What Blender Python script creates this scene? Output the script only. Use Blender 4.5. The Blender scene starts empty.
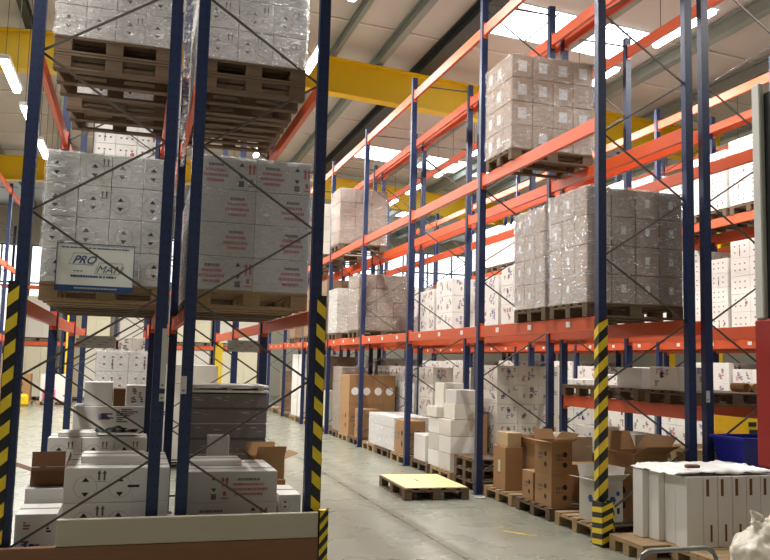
import bpy, bmesh, math, random
from mathutils import Matrix, Vector, noise
random.seed(7)
C = bpy.context.scene.collection
R = math.radians

# ------------------------------------------------------------------ materials
def srgb(r, g, b):
    f = lambda c: (c/12.92 if c <= .04045 else ((c+.055)/1.055)**2.4)
    return (f(r/255), f(g/255), f(b/255), 1)

def mat(name, col, rough=.6, metal=0, var=.12, scale=6, bump=0, bscale=40, spec=.5, stretch=None):
    m = bpy.data.materials.new(name); m.use_nodes = True
    n = m.node_tree.nodes; l = m.node_tree.links
    b = n['Principled BSDF']
    b.inputs['Roughness'].default_value = rough
    b.inputs['Metallic'].default_value = metal
    b.inputs['Specular IOR Level'].default_value = spec
    tc = n.new('ShaderNodeTexCoord'); mp = n.new('ShaderNodeMapping')
    if stretch: mp.inputs['Scale'].default_value = stretch
    l.new(tc.outputs['Object'], mp.inputs['Vector'])
    nz = n.new('ShaderNodeTexNoise'); nz.inputs['Scale'].default_value = scale; nz.inputs['Detail'].default_value = 4
    l.new(mp.outputs[0], nz.inputs['Vector'])
    mx = n.new('ShaderNodeMix'); mx.data_type = 'RGBA'
    mx.inputs[6].default_value = [c*(1-var) for c in col[:3]]+[1]
    mx.inputs[7].default_value = [min(1, c*(1+var)) for c in col[:3]]+[1]
    l.new(nz.outputs['Fac'], mx.inputs[0]); l.new(mx.outputs[2], b.inputs['Base Color'])
    if bump:
        n2 = n.new('ShaderNodeTexNoise'); n2.inputs['Scale'].default_value = bscale; n2.inputs['Detail'].default_value = 3
        l.new(mp.outputs[0], n2.inputs['Vector'])
        bp = n.new('ShaderNodeBump'); bp.inputs['Strength'].default_value = bump; bp.inputs['Distance'].default_value = .02
        l.new(n2.outputs['Fac'], bp.inputs['Height']); l.new(bp.outputs[0], b.inputs['Normal'])
    return m

M = {}
M['navy'] = mat('navy_paint', srgb(23, 40, 80), .45, 0, .15, 5)
M['orange'] = mat('orange_paint', srgb(210, 86, 40), .42, .0, .12, 3)
M['galv'] = mat('galvanised_brace', srgb(88, 84, 80), .5, .4, .2, 8)
M['yellow'] = mat('hall_yellow_paint', srgb(232, 192, 12), .5, 0, .12, 1.2)
M['rib'] = mat('grey_green_steel', srgb(140, 150, 142), .5, .2, .1, 2)
M['darkrib'] = mat('dark_steel', srgb(62, 66, 64), .6, .2, .1, 2)
M['batten'] = mat('roof_seam', srgb(232, 226, 214), .7, 0, .05, 3)
M['card'] = mat('brown_cardboard', srgb(160, 122, 82), .8, 0, .10, 7, .08, 60)
M['cardb'] = mat('wrapped_brown_cardboard', srgb(138, 112, 88), .8, 0, .14, 6, .08, 50)
M['carddark'] = mat('dark_cardboard', srgb(112, 76, 50), .85, 0, .12, 7)
M['white'] = mat('white_carton', srgb(222, 220, 216), .65, 0, .04, 6, .05, 50)
M['offwhite'] = mat('off_white_carton', srgb(204, 200, 190), .7, 0, .05, 6, .05, 50)
M['greywhite'] = mat('grey_white_carton', srgb(190, 187, 184), .7, 0, .05, 6, .05, 50)
M['darkgrey'] = mat('dark_grey_sheet', srgb(120, 114, 117), .6, 0, .2, 14, .1, 30)
M['cream'] = mat('cream_carton', srgb(206, 200, 176), .7, 0, .06, 3)
M['seam'] = mat('carton_seam', srgb(120, 112, 104), .9, 0, .1, 8)
M['black'] = mat('black_ink', srgb(34, 32, 34), .7, 0, .1, 8)
M['ink'] = mat('grey_ink', srgb(96, 90, 92), .7, 0, .1, 8)
M['red'] = mat('red_ink', srgb(176, 92, 92), .7, 0, .1, 8)
M['purple'] = mat('purple_ink', srgb(110, 88, 150), .7, 0, .1, 8)
M['blueink'] = mat('blue_ink', srgb(38, 84, 150), .6, 0, .1, 8)
M['label'] = mat('white_label', srgb(240, 240, 238), .5, 0, .03, 8)
M['tape'] = mat('carton_tape', srgb(186, 160, 120), .35, 0, .05, 8)
M['wood'] = mat('pallet_wood', srgb(158, 132, 98), .85, 0, .22, 5, .15, 40, stretch=(1, 6, 6))
M['wooddark'] = mat('old_pallet_wood', srgb(100, 82, 63), .88, 0, .25, 5, .15, 40, stretch=(1, 6, 6))
M['ply'] = mat('pale_plywood', srgb(232, 204, 150), .7, 0, .08, 4)
M['brownboard'] = mat('brown_timber', srgb(128, 88, 62), .7, 0, .16, 3, .1, 30, stretch=(1, 10, 10))
M['panel'] = mat('grey_beige_panel', srgb(178, 170, 154), .6, 0, .08, 3, stretch=(1, 4, 8))
M['hblack'] = mat('hazard_black', srgb(24, 24, 26), .5, 0, .1, 9)
M['hyellow'] = mat('hazard_yellow', srgb(226, 196, 40), .5, 0, .15, 9)
M['signblue'] = mat('sign_blue', srgb(36, 74, 124), .5, 0, .1, 8)
M['crateblue'] = mat('blue_plastic', srgb(20, 28, 130), .4, 0, .08, 6)
M['greymetal'] = mat('grey_metal', srgb(150, 150, 148), .35, .6, .08, 5)
M['lightgrey'] = mat('light_grey_metal', srgb(196, 196, 190), .5, .1, .06, 4)
M['darkpanel'] = mat('charcoal_panel', srgb(52, 54, 58), .6, .1, .1, 4)
M['darkred'] = mat('dark_red_paint', srgb(150, 34, 30), .45, 0, .12, 4)
M['wall'] = mat('wall_paint', srgb(196, 190, 176), .8, 0, .05, .7)
M['lamphousing'] = mat('lamp_housing', srgb(220, 222, 218), .5, 0, .03, 4)
M['pink'] = mat('pink_plastic', srgb(226, 120, 160), .5, 0, .1, 5)
M['rubber'] = mat('black_rubber', srgb(30, 30, 30), .7, 0, .1, 5)
M['plastic_yellow'] = mat('machine_yellow', srgb(226, 190, 30), .4, 0, .06, 5)

def emis(name, col, s):
    m = bpy.data.materials.new(name); m.use_nodes = True
    n = m.node_tree.nodes; b = n['Principled BSDF']
    b.inputs['Base Color'].default_value = (.8, .8, .8, 1)
    b.inputs['Emission Color'].default_value = col; b.inputs['Emission Strength'].default_value = s
    return m
M['tube'] = emis('lamp_tube', (1, .98, .93, 1), 22)
M['sky'] = emis('skylight_daylight', (.93, .97, 1, 1), 5.5)
M['window'] = emis('window_daylight', (.9, .96, 1, 1), 2.2)

def film_mat(name, trans, bumps, col, haze, fscale=10):
    m = bpy.data.materials.new(name); m.use_nodes = True
    n = m.node_tree.nodes; l = m.node_tree.links; n.clear()
    out = n.new('ShaderNodeOutputMaterial')
    tr = n.new('ShaderNodeBsdfTransparent'); tr.inputs[0].default_value = (.96, .96, .97, 1)
    gl = n.new('ShaderNodeBsdfGlossy'); gl.inputs['Roughness'].default_value = .22; gl.inputs[0].default_value = (.95, .95, .97, 1)
    df = n.new('ShaderNodeBsdfDiffuse'); df.inputs[0].default_value = col
    tc = n.new('ShaderNodeTexCoord'); mp = n.new('ShaderNodeMapping'); mp.inputs['Scale'].default_value = (1, 1, 3); mp.inputs['Rotation'].default_value = (.3, .3, 0)
    l.new(tc.outputs['Object'], mp.inputs[0])
    nz = n.new('ShaderNodeTexNoise'); nz.inputs['Scale'].default_value = fscale; nz.inputs['Detail'].default_value = 5; nz.inputs['Distortion'].default_value = 2.2
    l.new(mp.outputs[0], nz.inputs['Vector'])
    bp = n.new('ShaderNodeBump'); bp.inputs['Strength'].default_value = bumps; bp.inputs['Distance'].default_value = .09
    l.new(nz.outputs['Fac'], bp.inputs['Height']); l.new(bp.outputs[0], gl.inputs['Normal']); l.new(bp.outputs[0], df.inputs['Normal'])
    rp = n.new('ShaderNodeMapRange'); rp.inputs[1].default_value = .5; rp.inputs[2].default_value = .74
    rp.inputs[3].default_value = haze*.15; rp.inputs[4].default_value = min(.9, haze*3.6)
    l.new(nz.outputs['Fac'], rp.inputs[0])
    m1 = n.new('ShaderNodeMixShader'); l.new(rp.outputs[0], m1.inputs[0]); l.new(tr.outputs[0], m1.inputs[1]); l.new(df.outputs[0], m1.inputs[2])
    m2 = n.new('ShaderNodeMixShader'); m2.inputs[0].default_value = 1-trans
    l.new(m1.outputs[0], m2.inputs[1]); l.new(gl.outputs[0], m2.inputs[2]); l.new(m2.outputs[0], out.inputs[0])
    return m
M['film'] = film_mat('stretch_film', .93, .9, (.8, .8, .82, 1), .09)
M['filmheavy'] = film_mat('heavy_stretch_film', .82, 1.0, (.84, .80, .76, 1), .22, 8)
M['bag'] = film_mat('plastic_bag_film', .93, .5, (.93, .90, .84, 1), 1.6, 4)

M['bagwhite'] = mat('bag_plastic', srgb(226, 218, 202), .35, 0, .06, 7, .5, 9)
def floor_mat():
    m = mat('concrete_floor', srgb(140, 142, 129), .26, 0, .06, .6, .0)
    n = m.node_tree.nodes; l = m.node_tree.links; b = n['Principled BSDF']
    tc = n.new('ShaderNodeTexCoord')
    nz = n.new('ShaderNodeTexNoise'); nz.inputs['Scale'].default_value = 1.7; nz.inputs['Detail'].default_value = 6
    l.new(tc.outputs['Object'], nz.inputs['Vector'])
    mr = n.new('ShaderNodeMapRange'); mr.inputs[3].default_value = .2; mr.inputs[4].default_value = .36
    l.new(nz.outputs['Fac'], mr.inputs[0]); l.new(mr.outputs[0], b.inputs['Roughness'])
    # saw-cut joints
    sp = n.new('ShaderNodeSeparateXYZ'); l.new(tc.outputs['Object'], sp.inputs[0])
    facs = []
    for sock, off, per in (('X', 2.9, 6.0), ('Y', 9.4, 6.0)):
        a = n.new('ShaderNodeMath'); a.operation = 'SUBTRACT'; a.inputs[1].default_value = off; l.new(sp.outputs[sock], a.inputs[0])
        p = n.new('ShaderNodeMath'); p.operation = 'PINGPONG'; p.inputs[1].default_value = per/2; l.new(a.outputs[0], p.inputs[0])
        c = n.new('ShaderNodeMath'); c.operation = 'LESS_THAN'; c.inputs[1].default_value = .012; l.new(p.outputs[0], c.inputs[0])
        facs.append(c)
    mxm = n.new('ShaderNodeMath'); mxm.operation = 'MAXIMUM'; l.new(facs[0].outputs[0], mxm.inputs[0]); l.new(facs[1].outputs[0], mxm.inputs[1])
    old = b.inputs['Base Color'].links[0].from_socket
    mx = n.new('ShaderNodeMix'); mx.data_type = 'RGBA'; l.new(mxm.outputs[0], mx.inputs[0]); l.new(old, mx.inputs[6])
    mx.inputs[7].default_value = srgb(84, 82, 72); l.new(mx.outputs[2], b.inputs['Base Color'])
    b.inputs['Specular IOR Level'].default_value = .6
    return m
M['floor'] = floor_mat()
M['roof'] = mat('roof_panel', srgb(208, 204, 196), .8, 0, .08, .5)

# ------------------------------------------------------------------ mesh builder
class MB:
    def __init__(s): s.v = []; s.f = []; s.mi = []; s.mats = []
    def m(s, key):
        if key not in s.mats: s.mats.append(key)
        return s.mats.index(key)
    def face(s, pts, key):
        i = len(s.v); s.v += [tuple(p) for p in pts]; s.f.append(tuple(range(i, i+len(pts)))); s.mi.append(s.m(key))
    def box(s, x0, x1, y0, y1, z0, z1, key, T=None):
        P = [(x0,y0,z0),(x1,y0,z0),(x1,y1,z0),(x0,y1,z0),(x0,y0,z1),(x1,y0,z1),(x1,y1,z1),(x0,y1,z1)]
        if T is not None: P = [tuple(T @ Vector(p)) for p in P]
        i = len(s.v); s.v += P; k = s.m(key)
        for q in ((0,3,2,1),(4,5,6,7),(0,1,5,4),(1,2,6,5),(2,3,7,6),(3,0,4,7)):
            s.f.append(tuple(i+a for a in q)); s.mi.append(k)
    def cbox(s, x0, x1, y0, y1, z0, z1, c, key):
        """box with chamfered edges"""
        b = bmesh.new(); bmesh.ops.create_cube(b, size=1)
        for v in b.verts: v.co = Vector(((x0+x1)/2+v.co.x*(x1-x0), (y0+y1)/2+v.co.y*(y1-y0), (z0+z1)/2+v.co.z*(z1-z0)))
        bmesh.ops.bevel(b, geom=b.edges[:], offset=c, segments=1, affect='EDGES')
        b.verts.index_update(); i = len(s.v); s.v += [tuple(v.co) for v in b.verts]; k = s.m(key)
        for f in b.faces: s.f.append(tuple(i+v.index for v in f.verts)); s.mi.append(k)
        b.free()
    def bar(s, a, b, w, t, key, up=(0, 1, 0)):
        a = Vector(a); b = Vector(b); d = (b-a).normalized(); u = Vector(up); u = (u-u.dot(d)*d).normalized(); r = d.cross(u)
        P = []
        for c in (a, b):
            for q in ((-1,-1),(1,-1),(1,1),(-1,1)): P.append(tuple(c+r*(q[0]*w/2)+u*(q[1]*t/2)))
        i = len(s.v); s.v += P; k = s.m(key)
        for q in ((3,2,1,0),(4,5,6,7),(0,1,5,4),(1,2,6,5),(2,3,7,6),(3,0,4,7)):
            s.f.append(tuple(i+x for x in q)); s.mi.append(k)
    def tube(s, pts, r, key, n=10):
        pts = [Vector(p) for p in pts]; rings = []; k = s.m(key)
        for j, p in enumerate(pts):
            d = (pts[min(j+1, len(pts)-1)]-pts[max(j-1, 0)]).normalized()
            u = Vector((0, 0, 1)) if abs(d.z) < .9 else Vector((0, 1, 0)); a = d.cross(u).normalized(); b = d.cross(a)
            i = len(s.v); rings.append(i)
            s.v += [tuple(p+(a*math.cos(2*math.pi*q/n)+b*math.sin(2*math.pi*q/n))*r) for q in range(n)]
        for i, j in zip(rings, rings[1:]):
            for q in range(n): s.f.append((i+q, i+(q+1)%n, j+(q+1)%n, j+q)); s.mi.append(k)
        s.f.append(tuple(rings[0]+q for q in range(n))[::-1]); s.mi.append(k); s.f.append(tuple(rings[-1]+q for q in range(n))); s.mi.append(k)
    def cyl(s, c, r, h, key, axis='Z', n=16):
        a = Vector(c); d = {'X': Vector((1,0,0)), 'Y': Vector((0,1,0)), 'Z': Vector((0,0,1))}[axis]
        s.tube([a, a+d*h], r, key, n)
    def extrude(s, prof, z0, z1, key):
        """closed 2D profile (x, y) pulled up from z0 to z1"""
        n = len(prof); i = len(s.v); k = s.m(key)
        s.v += [(x, y, z0) for x, y in prof]+[(x, y, z1) for x, y in prof]
        for q in range(n): s.f.append((i+q, i+(q+1)%n, i+n+(q+1)%n, i+n+q)); s.mi.append(k)
        s.f.append(tuple(i+q for q in range(n))[::-1]); s.mi.append(k); s.f.append(tuple(i+n+q for q in range(n))); s.mi.append(k)
    def mesh(s, name):
        me = bpy.data.meshes.new(name); me.from_pydata(s.v, [], s.f)
        for k in s.mats: me.materials.append(M[k])
        me.polygons.foreach_set('material_index', s.mi); me.update()
        b = bmesh.new(); b.from_mesh(me); bmesh.ops.recalc_face_normals(b, faces=b.faces[:]) if False else None; b.free()
        return me

def obj(name, me, parent=None, loc=(0, 0, 0), rz=0, rot=None):
    if isinstance(me, MB): me = me.mesh(name)
    o = bpy.data.objects.new(name, me); C.objects.link(o); o.location = loc
    o.rotation_euler = rot if rot else (0, 0, rz)
    if parent: o.parent = parent
    return o
def tag(o, label, cat, group=None):
    o['label'] = label; o['category'] = cat
    if group: o['group'] = group
    return o
def thing(name, label, cat, loc=(0, 0, 0), rz=0, group=None):
    o = bpy.data.objects.new(name, None); C.objects.link(o); o.location = loc; o.rotation_euler = (0, 0, rz); o.empty_display_size = .1
    return tag(o, label, cat, group)
def struct(name, me, loc=(0, 0, 0), rz=0):
    o = obj(name, me, None, loc, rz); o['kind'] = 'structure'; return o
CACHE = {}
def cached(key, fn):
    if key not in CACHE: CACHE[key] = fn()
    return CACHE[key]

# ------------------------------------------------------------------ cartons
E_ = .0012
def fm(side, w, d):
    """map (u, v) on a carton side to 3D; u from -half to half, viewed from outside"""
    return {'f': lambda u, v: (u, -d/2-E_, v), 'b': lambda u, v: (-u, d/2+E_, v),
            'l': lambda u, v: (-w/2-E_, -u, v), 'r': lambda u, v: (w/2+E_, u, v)}[side]
def rect(b, F, u0, u1, v0, v1, key): b.face([F(u0, v0), F(u1, v0), F(u1, v1), F(u0, v1)], key)
def disc(b, F, u, v, r, key, n=14): b.face([F(u+r*math.cos(2*math.pi*k/n), v+r*math.sin(2*math.pi*k/n)) for k in range(n)], key)
def uparrow(b, F, u, v, s, key):
    rect(b, F, u-s*.09, u+s*.09, v, v+s*.7, key); b.face([F(u-s*.2, v+s*.62), F(u+s*.2, v+s*.62), F(u, v+s)], key)
def marks(b, F, half, h, style, rnd, ox=0., oz=0.):
    G = lambda u, v: tuple(Vector(F(u, v))+Vector((0, 0, oz)))
    W = half*2
    if style == 'hazard':
        u = -half*.25 + rnd.uniform(-.1, .1)*W; s = min(h*.16, .04)
        b.face([G(u-s*.62, h*.56), G(u+s*.62, h*.56), G(u, h*.56+s*.8)], 'black')
        b.face([G(u-s*.62, h*.38), G(u, h*.38-s*.8), G(u+s*.62, h*.38)], 'black')
        for k in range(12):
            a0, a1 = 2*math.pi*k/12, 2*math.pi*(k+1)/12; q = s*1.9; c = h*.47
            b.face([G(u+q*math.cos(a0), c+q*math.sin(a0)), G(u+q*math.cos(a1), c+q*math.sin(a1)), G(u+(q-.002)*math.cos(a1), c+(q-.002)*math.sin(a1)), G(u+(q-.002)*math.cos(a0), c+(q-.002)*math.sin(a0))], 'ink')
        u2 = u+W*.34
        if rnd.random() < .75:
            uparrow(b, G, u2-.016, h*.66, h*.22, 'ink'); uparrow(b, G, u2+.016, h*.66, h*.22, 'ink'); rect(b, G, u2-.03, u2+.03, h*.62, h*.635, 'ink')
    elif style == 'bighazard':
        for c0 in (-half*.6, half*.05):
            s = h*.17
            b.face([G(c0-s*.62, h*.6), G(c0+s*.62, h*.6), G(c0, h*.6+s*.75)], 'black')
            b.face([G(c0-s*.62, h*.3), G(c0, h*.3-s*.75), G(c0+s*.62, h*.3)], 'black')
            for k in range(16):
                a0, a1 = 2*math.pi*k/16, 2*math.pi*(k+1)/16; q = h*.32; c = h*.45
                b.face([G(c0+q*math.cos(a0), c+q*math.sin(a0)), G(c0+q*math.cos(a1), c+q*math.sin(a1)), G(c0+(q-.002)*math.cos(a1), c+(q-.002)*math.sin(a1)), G(c0+(q-.002)*math.cos(a0), c+(q-.002)*math.sin(a0))], 'ink')
        for c0 in (-half*.3,):
            uparrow(b, G, c0-.02, h*.64, h*.3, 'ink'); uparrow(b, G, c0+.02, h*.64, h*.3, 'ink'); rect(b, G, c0-.04, c0+.04, h*.6, h*.612, 'ink')
        rect(b, G, half*.3, half*.303, .01, h-.01, 'seam'); rect(b, G, half*.02+.07, half*.02+.16, h*.43, h*.5, 'black')
    elif style == 'redtext':
        u = rnd.choice((-.22, .18))*W; v = h*.78
        for wd, key in ((.24, 'black'), (.34, 'red'), (.42, 'red'), (.3, 'red')):
            x = u-wd*W/2
            while x < u+wd*W/2:
                q = rnd.uniform(.006, .016); rect(b, G, x, min(x+q, half-.004), v-h*.085, v, 'red' if key == 'red' else 'ink'); x += q+.004
            v -= h*.16
        u3 = -u*1.1; s = h*.12
        if rnd.random() < .85:
            b.face([G(u3-s*.7, h*.72), G(u3+s*.7, h*.72), G(u3, h*.72+s)], 'black')
            b.face([G(u3-s*.7, h*.46), G(u3, h*.46-s), G(u3+s*.7, h*.46)], 'black')
            rect(b, G, u3-s*.7, u3+s*.7, h*.1, h*.28, 'ink')
            uparrow(b, G, u3+.07, h*.5, h*.34, 'red'); uparrow(b, G, u3+.105, h*.5, h*.34, 'red')
            rect(b, G, u3+.06, u3+.115, h*.12, h*.16, 'red'); rect(b, G, u3+.075, u3+.1, h*.22, h*.36, 'red')
    elif style == 'print':
        for k in range(rnd.randint(5, 8)):
            u = rnd.uniform(-.36, .3)*W; v = rnd.uniform(.15, .75)*h; key = rnd.choice(('black', 'ink', 'purple', 'ink', 'red', 'purple'))
            for q in range(3):
                rect(b, G, u, u+rnd.uniform(.05, .17)*W, v+q*.022, v+q*.022+.014, key)
    elif style == 'dots':
        for k in range(3):
            for q in range(2):
                rect(b, G, (-.3+.26*k)*W, (-.3+.26*k)*W+.03, h*(.3+.35*q), h*(.3+.35*q)+.022, 'ink')
        if rnd.random() < .35: disc(b, G, W*.3, h*.5, h*.11, 'red')
        if rnd.random() < .5: rect(b, G, -W*.02, W*.02, h*.1, h*.6, 'ink')
    elif style == 'brownlabel':
        if rnd.random() < .45: rect(b, G, -half*.2, half*.2, h*.4, h*.68, 'offwhite'); rect(b, lambda u, v: G(u*1.0, v), -half*.2, half*.2, h*.36, h*.385, 'ink')
    elif style == 'ring':
        rect(b, G, -half*.42, half*.42, h*.28, h*.74, 'greywhite') if rnd.random() < .6 else None
        rect(b, G, -half*.5, -half*.3, h*.2, h*.26, 'ink')
    elif style == 'round':
        disc(b, G, 0, h*.45, .085, 'label')
    elif style == 'symbols':
        for c in (h*.62, h*.3):
            disc(b, G, half*.3, c, h*.085, 'black', 8)
        for k in range(4): rect(b, G, -half*.55+k*.03, -half*.55+k*.03+.02, h*.55, h*.64, 'ink')
        for k in range(3): rect(b, G, -half*.55+k*.03, -half*.55+k*.03+.02, h*.44, h*.5, 'ink')
    elif style == 'logo':
        disc(b, G, half*.05, h*.55, h*.1, 'blueink', 6); disc(b, G, half*.55, h*.7, h*.06, 'blueink', 8); rect(b, G, half*.45, half*.7, h*.22, h*.36, 'black')
    elif style == 'slots':
        rect(b, G, -half*.6, -half*.2, h*.72, h*.96, 'carddark'); rect(b, G, -half*.1, half*.2, h*.08, h*.32, 'carddark')
def carton_into(b, w, d, h, base, style, rnd, o=(0, 0, 0), sides='fl', tape=True, top='tape'):
    x, y, z = o
    b.cbox(x-w/2, x+w/2, y-d/2, y+d/2, z, z+h, .004, base)
    if tape:
        b.face([(x-w/2+.004, y-.024, z+h+E_), (x+w/2-.004, y-.024, z+h+E_), (x+w/2-.004, y+.024, z+h+E_), (x-w/2+.004, y+.024, z+h+E_)], top)
    for s in sides:
        F0 = fm(s, w, d); F = lambda u, v: (lambda p: (p[0]+x, p[1]+y, p[2]+z))(F0(u, v))
        half = (w if s in 'fb' else d)/2
        if style: marks(b, F, half, h, style, rnd)
def carton_mesh(w, d, h, base, style, variant=0, sides='fl', tape=True):
    def fn():
        b = MB(); rnd = random.Random(variant*31+int(w*1000)); carton_into(b, w, d, h, base, style, rnd, (0, 0, 0), sides, tape, 'tape' if base in ('card', 'cardb', 'carddark') else 'seam')
        return b.mesh('carton')
    return cached(('c', round(w, 3), round(d, 3), round(h, 3), base, style, variant, sides, tape), fn)
def carton(label, x0, x1, y0, y1, z0, z1, base='white', style=None, group=None, variant=0, rz=0, sides='fl'):
    o = obj('carton', carton_mesh(x1-x0, y1-y0, z1-z0, base, style, variant, sides), None, ((x0+x1)/2, (y0+y1)/2, z0), rz)
    return tag(o, label, 'box', group)

# ------------------------------------------------------------------ pallets
def pallet_parts(w, d, key, mode):
    """EUR style pallet, long side w along x, d along y, origin centre bottom; mode picks which bit"""
    b = MB(); H = .144
    if mode in ('all', 'deck'):
        n = 5; bw = .12 if d > .7 else .1
        for k in range(n):
            c = -d/2+bw/2+(d-bw)*k/(n-1); b.cbox(-w/2, w/2, c-bw/2, c+bw/2, H-.022, H, .003, key)
        for c in (-w/2+.0725, 0, w/2-.0725): b.cbox(c-.0725, c+.0725, -d/2+.002, d/2-.002, H-.044, H-.0225, .003, key)
    if mode in ('all', 'skids'):
        for c in (-d/2+.05, 0, d/2-.05): b.cbox(-w/2, w/2, c-.05, c+.05, 0, .022, .003, key)
    if mode == 'all':
        for cx in (-w/2+.0725, 0, w/2-.0725):
            for cy in (-d/2+.05, 0, d/2-.05): b.box(cx-.0715, cx+.0715, cy-.049, cy+.049, .0225, H-.0445, key)
    if mode == 'block': b.cbox(-.0715, .0715, -.049, .049, .0225, H-.0445, .003, key)
    if mode == 'board': b.cbox(-w/2, w/2, -.058, .058, H-.022, H, .003, key)
    if mode == 'bearer': b.cbox(-.0725, .0725, -d/2+.002, d/2-.002, H-.044, H-.0225, .003, key)
    if mode == 'skid': b.cbox(-w/2, w/2, -.05, .05, 0, .022, .003, key)
    return b.mesh('pallet')
def pallet(label, x0, x1, y0, y1, z, key='wood', group=None, detail=False, rz=0):
    w, d = x1-x0, y1-y0; loc = ((x0+x1)/2, (y0+y1)/2, z)
    g = lambda m: cached(('p', round(w, 3), round(d, 3), key, m), lambda: pallet_parts(w, d, key, m))
    loc = (loc[0], loc[1], z+(.001 if z > .5 else 0))
    if not detail:
        return tag(obj('wooden_pallet', g('all'), None, loc, rz), label, 'pallet', group)
    t = thing('wooden_pallet', label, 'pallet', loc, rz, group)
    for k in range(5): obj('deck_board', g('board'), t, (0, -d/2+.058+(d-.116)*k/4, 0))
    for cx in (-w/2+.0725, 0, w/2-.0725):
        obj('bearer', g('bearer'), t, (cx, 0, 0))
        for cy in (-d/2+.05, 0, d/2-.05): obj('block', g('block'), t, (cx, cy, 0))
    for cy in (-d/2+.05, 0, d/2-.05): obj('bottom_board', g('skid'), t, (0, cy, 0))
    return t

# ------------------------------------------------------------------ wrapped loads
def film_mesh(w, d, h, key, seed):
    def fn():
        b = bmesh.new(); st = .045; nx = max(2, int(w/st)); ny = max(2, int(d/st)); nz = max(2, int(h/st))
        ring = [(-w/2+w*i/nx, -d/2, 0, -1) for i in range(nx)]+[(w/2, -d/2+d*i/ny, 1, 0) for i in range(ny)]+[(w/2-w*i/nx, d/2, 0, 1) for i in range(nx)]+[(-w/2, d/2-d*i/ny, -1, 0) for i in range(ny)]
        rows = []
        for j in range(nz+2):
            row = []
            for (x, y, ax, ay) in ring:
                z = h*min(j, nz)/nz
                if j == nz+1:
                    x *= 1-.12/w; y *= 1-.12/d; z = h+.012
                    row.append(b.verts.new((x, y, z))); continue
                q = noise.noise(Vector((x*5+seed, y*5, z*11+(x+y)*4))); o = .008+.020*abs(q)
                ln = max(abs(x)/(w/2), abs(y)/(d/2))
                row.append(b.verts.new((x*(1+o*2/w), y*(1+o*2/d), z+.002 if j == 0 else z)))
            rows.append(row)
        n = len(ring)
        for j in range(nz+1):
            for i in range(n): b.faces.new((rows[j][i], rows[j][(i+1) % n], rows[j+1][(i+1) % n], rows[j+1][i]))
        me = bpy.data.meshes.new('stretch_film'); b.to_mesh(me); b.free(); me.materials.append(M[key])
        for p in me.polygons: p.use_smooth = True
        return me
    return cached(('film', round(w, 2), round(d, 2), round(h, 2), key, seed), fn)

def load(label, x0, x1, y0, y1, z0, z1, n, base='cardb', style='', film='film', group=None, merged=False, plabel=None, pkey='wooddark', pdetail=False, seed=0, sides='fl', pal=True, name='wrapped_carton_load', alt=None):
    """pallet at z0 with its load of cartons up to z1"""
    if pal:
        pallet(plabel or label.replace('load', 'load\'s pallet'), x0, x1, y0, y1, z0, pkey, 'pallets under '+group if group else None, pdetail)
        z0 += .1465
    nx, ny, nz = n; g = .009 if base == 'cardb' else .004; w = (x1-x0)/nx; d = (y1-y0)/ny; h = (z1-z0)/nz
    loc = ((x0+x1)/2, (y0+y1)/2, z0); W, D = x1-x0, y1-y0
    if merged:
        def fn():
            b = MB(); rnd = random.Random(seed)
            for k in range(nz):
                for i in range(nx):
                    for j in range(ny):
                        if 0 < i < nx-1 and 0 < j < ny-1: continue
                        carton_into(b, w-g, d-g, h-g, base, style, rnd, (-W/2+w*(i+.5), -D/2+d*(j+.5), h*k), ('f' if j == 0 else '')+('l' if i == 0 else ''), k == nz-1, 'seam')
            return b.mesh('wrapped_carton_load')
        me = cached(('m', round(W, 2), round(D, 2), round(z1-z0, 2), n, base, style, seed), fn)
        t = tag(obj(name, me, None, loc), label, 'wrapped load', group)
        return t
    t = thing(name, label, 'wrapped load', loc, 0, group)
    rnd = random.Random(seed)
    for k in range(nz):
        for i in range(nx):
            for j in range(ny):
                if 0 < i < nx-1 and 0 < j < ny-1 and k < nz-1: continue
                s = ('f' if j == 0 else '')+('l' if i == 0 else '')+('r' if i == nx-1 and 'r' in sides else '')
                bs = alt if alt and k % 2 else base
                obj('carton', carton_mesh(w-g, d-g, h-g, bs, style if s else '', rnd.randint(0, 4), s, k == nz-1), t,
                    (-W/2+w*(i+.5)+rnd.uniform(-.001, .001), -D/2+d*(j+.5)+rnd.uniform(-.001, .001), h*k))
    if film: obj('stretch_film', film_mesh(W, D, z1-z0, film, seed % 3), t)
    return t

# ------------------------------------------------------------------ racks
def upright_mesh(H, flip):
    """open C upright with lips, 90 x 75 mm, and its slotted face"""
    def fn():
        b = MB(); w, d, t = .045, .0375, .004
        prof = [(-w, -d), (w, -d), (w, d), (w-.022, d), (w-.022, d-t), (w-t, d-t), (w-t, -d+t), (-w+t, -d+t), (-w+t, d-t), (-w+.022, d-t), (-w+.022, d), (-w, d)]
        b.extrude(prof, .006, H, 'navy')
        z = .3
        while z < H-.1:
            for u in (-.022, .022): b.face([(u-.006, -d-.0008, z), (u+.006, -d-.0008, z), (u+.006, -d-.0008, z+.02), (u-.006, -d-.0008, z+.02)], 'hblack')
            z += .1
        return b.mesh('upright')
    return cached(('up', round(H, 2)), fn)
def foot_mesh():
    b = MB(); b.box(-.08, .08, -.07, .07, 0, .006, 'navy')
    for u in (-.065, .065): b.cyl((u, -.055, .006), .009, .014, 'galv')
    return b.mesh('footplate')
def beam_mesh(L, hgt, labels):
    def fn():
        b = MB(); w = .05
        b.cbox(-w/2, w/2, .05, L-.05, -hgt, 0, .004, 'orange')
        for y in (.05, L-.055): b.box(-w/2-.006, w/2+.006, y, y+.005, -hgt-.04, .04, 'orange')
        return b.mesh('beam')
    return cached(('beam', round(L, 3), hgt), fn)
def plate_mesh():
    b = MB(); b.box(-.0015, .0015, -.045, .045, -.03, .03, 'label'); return b.mesh('label_plate')
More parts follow.
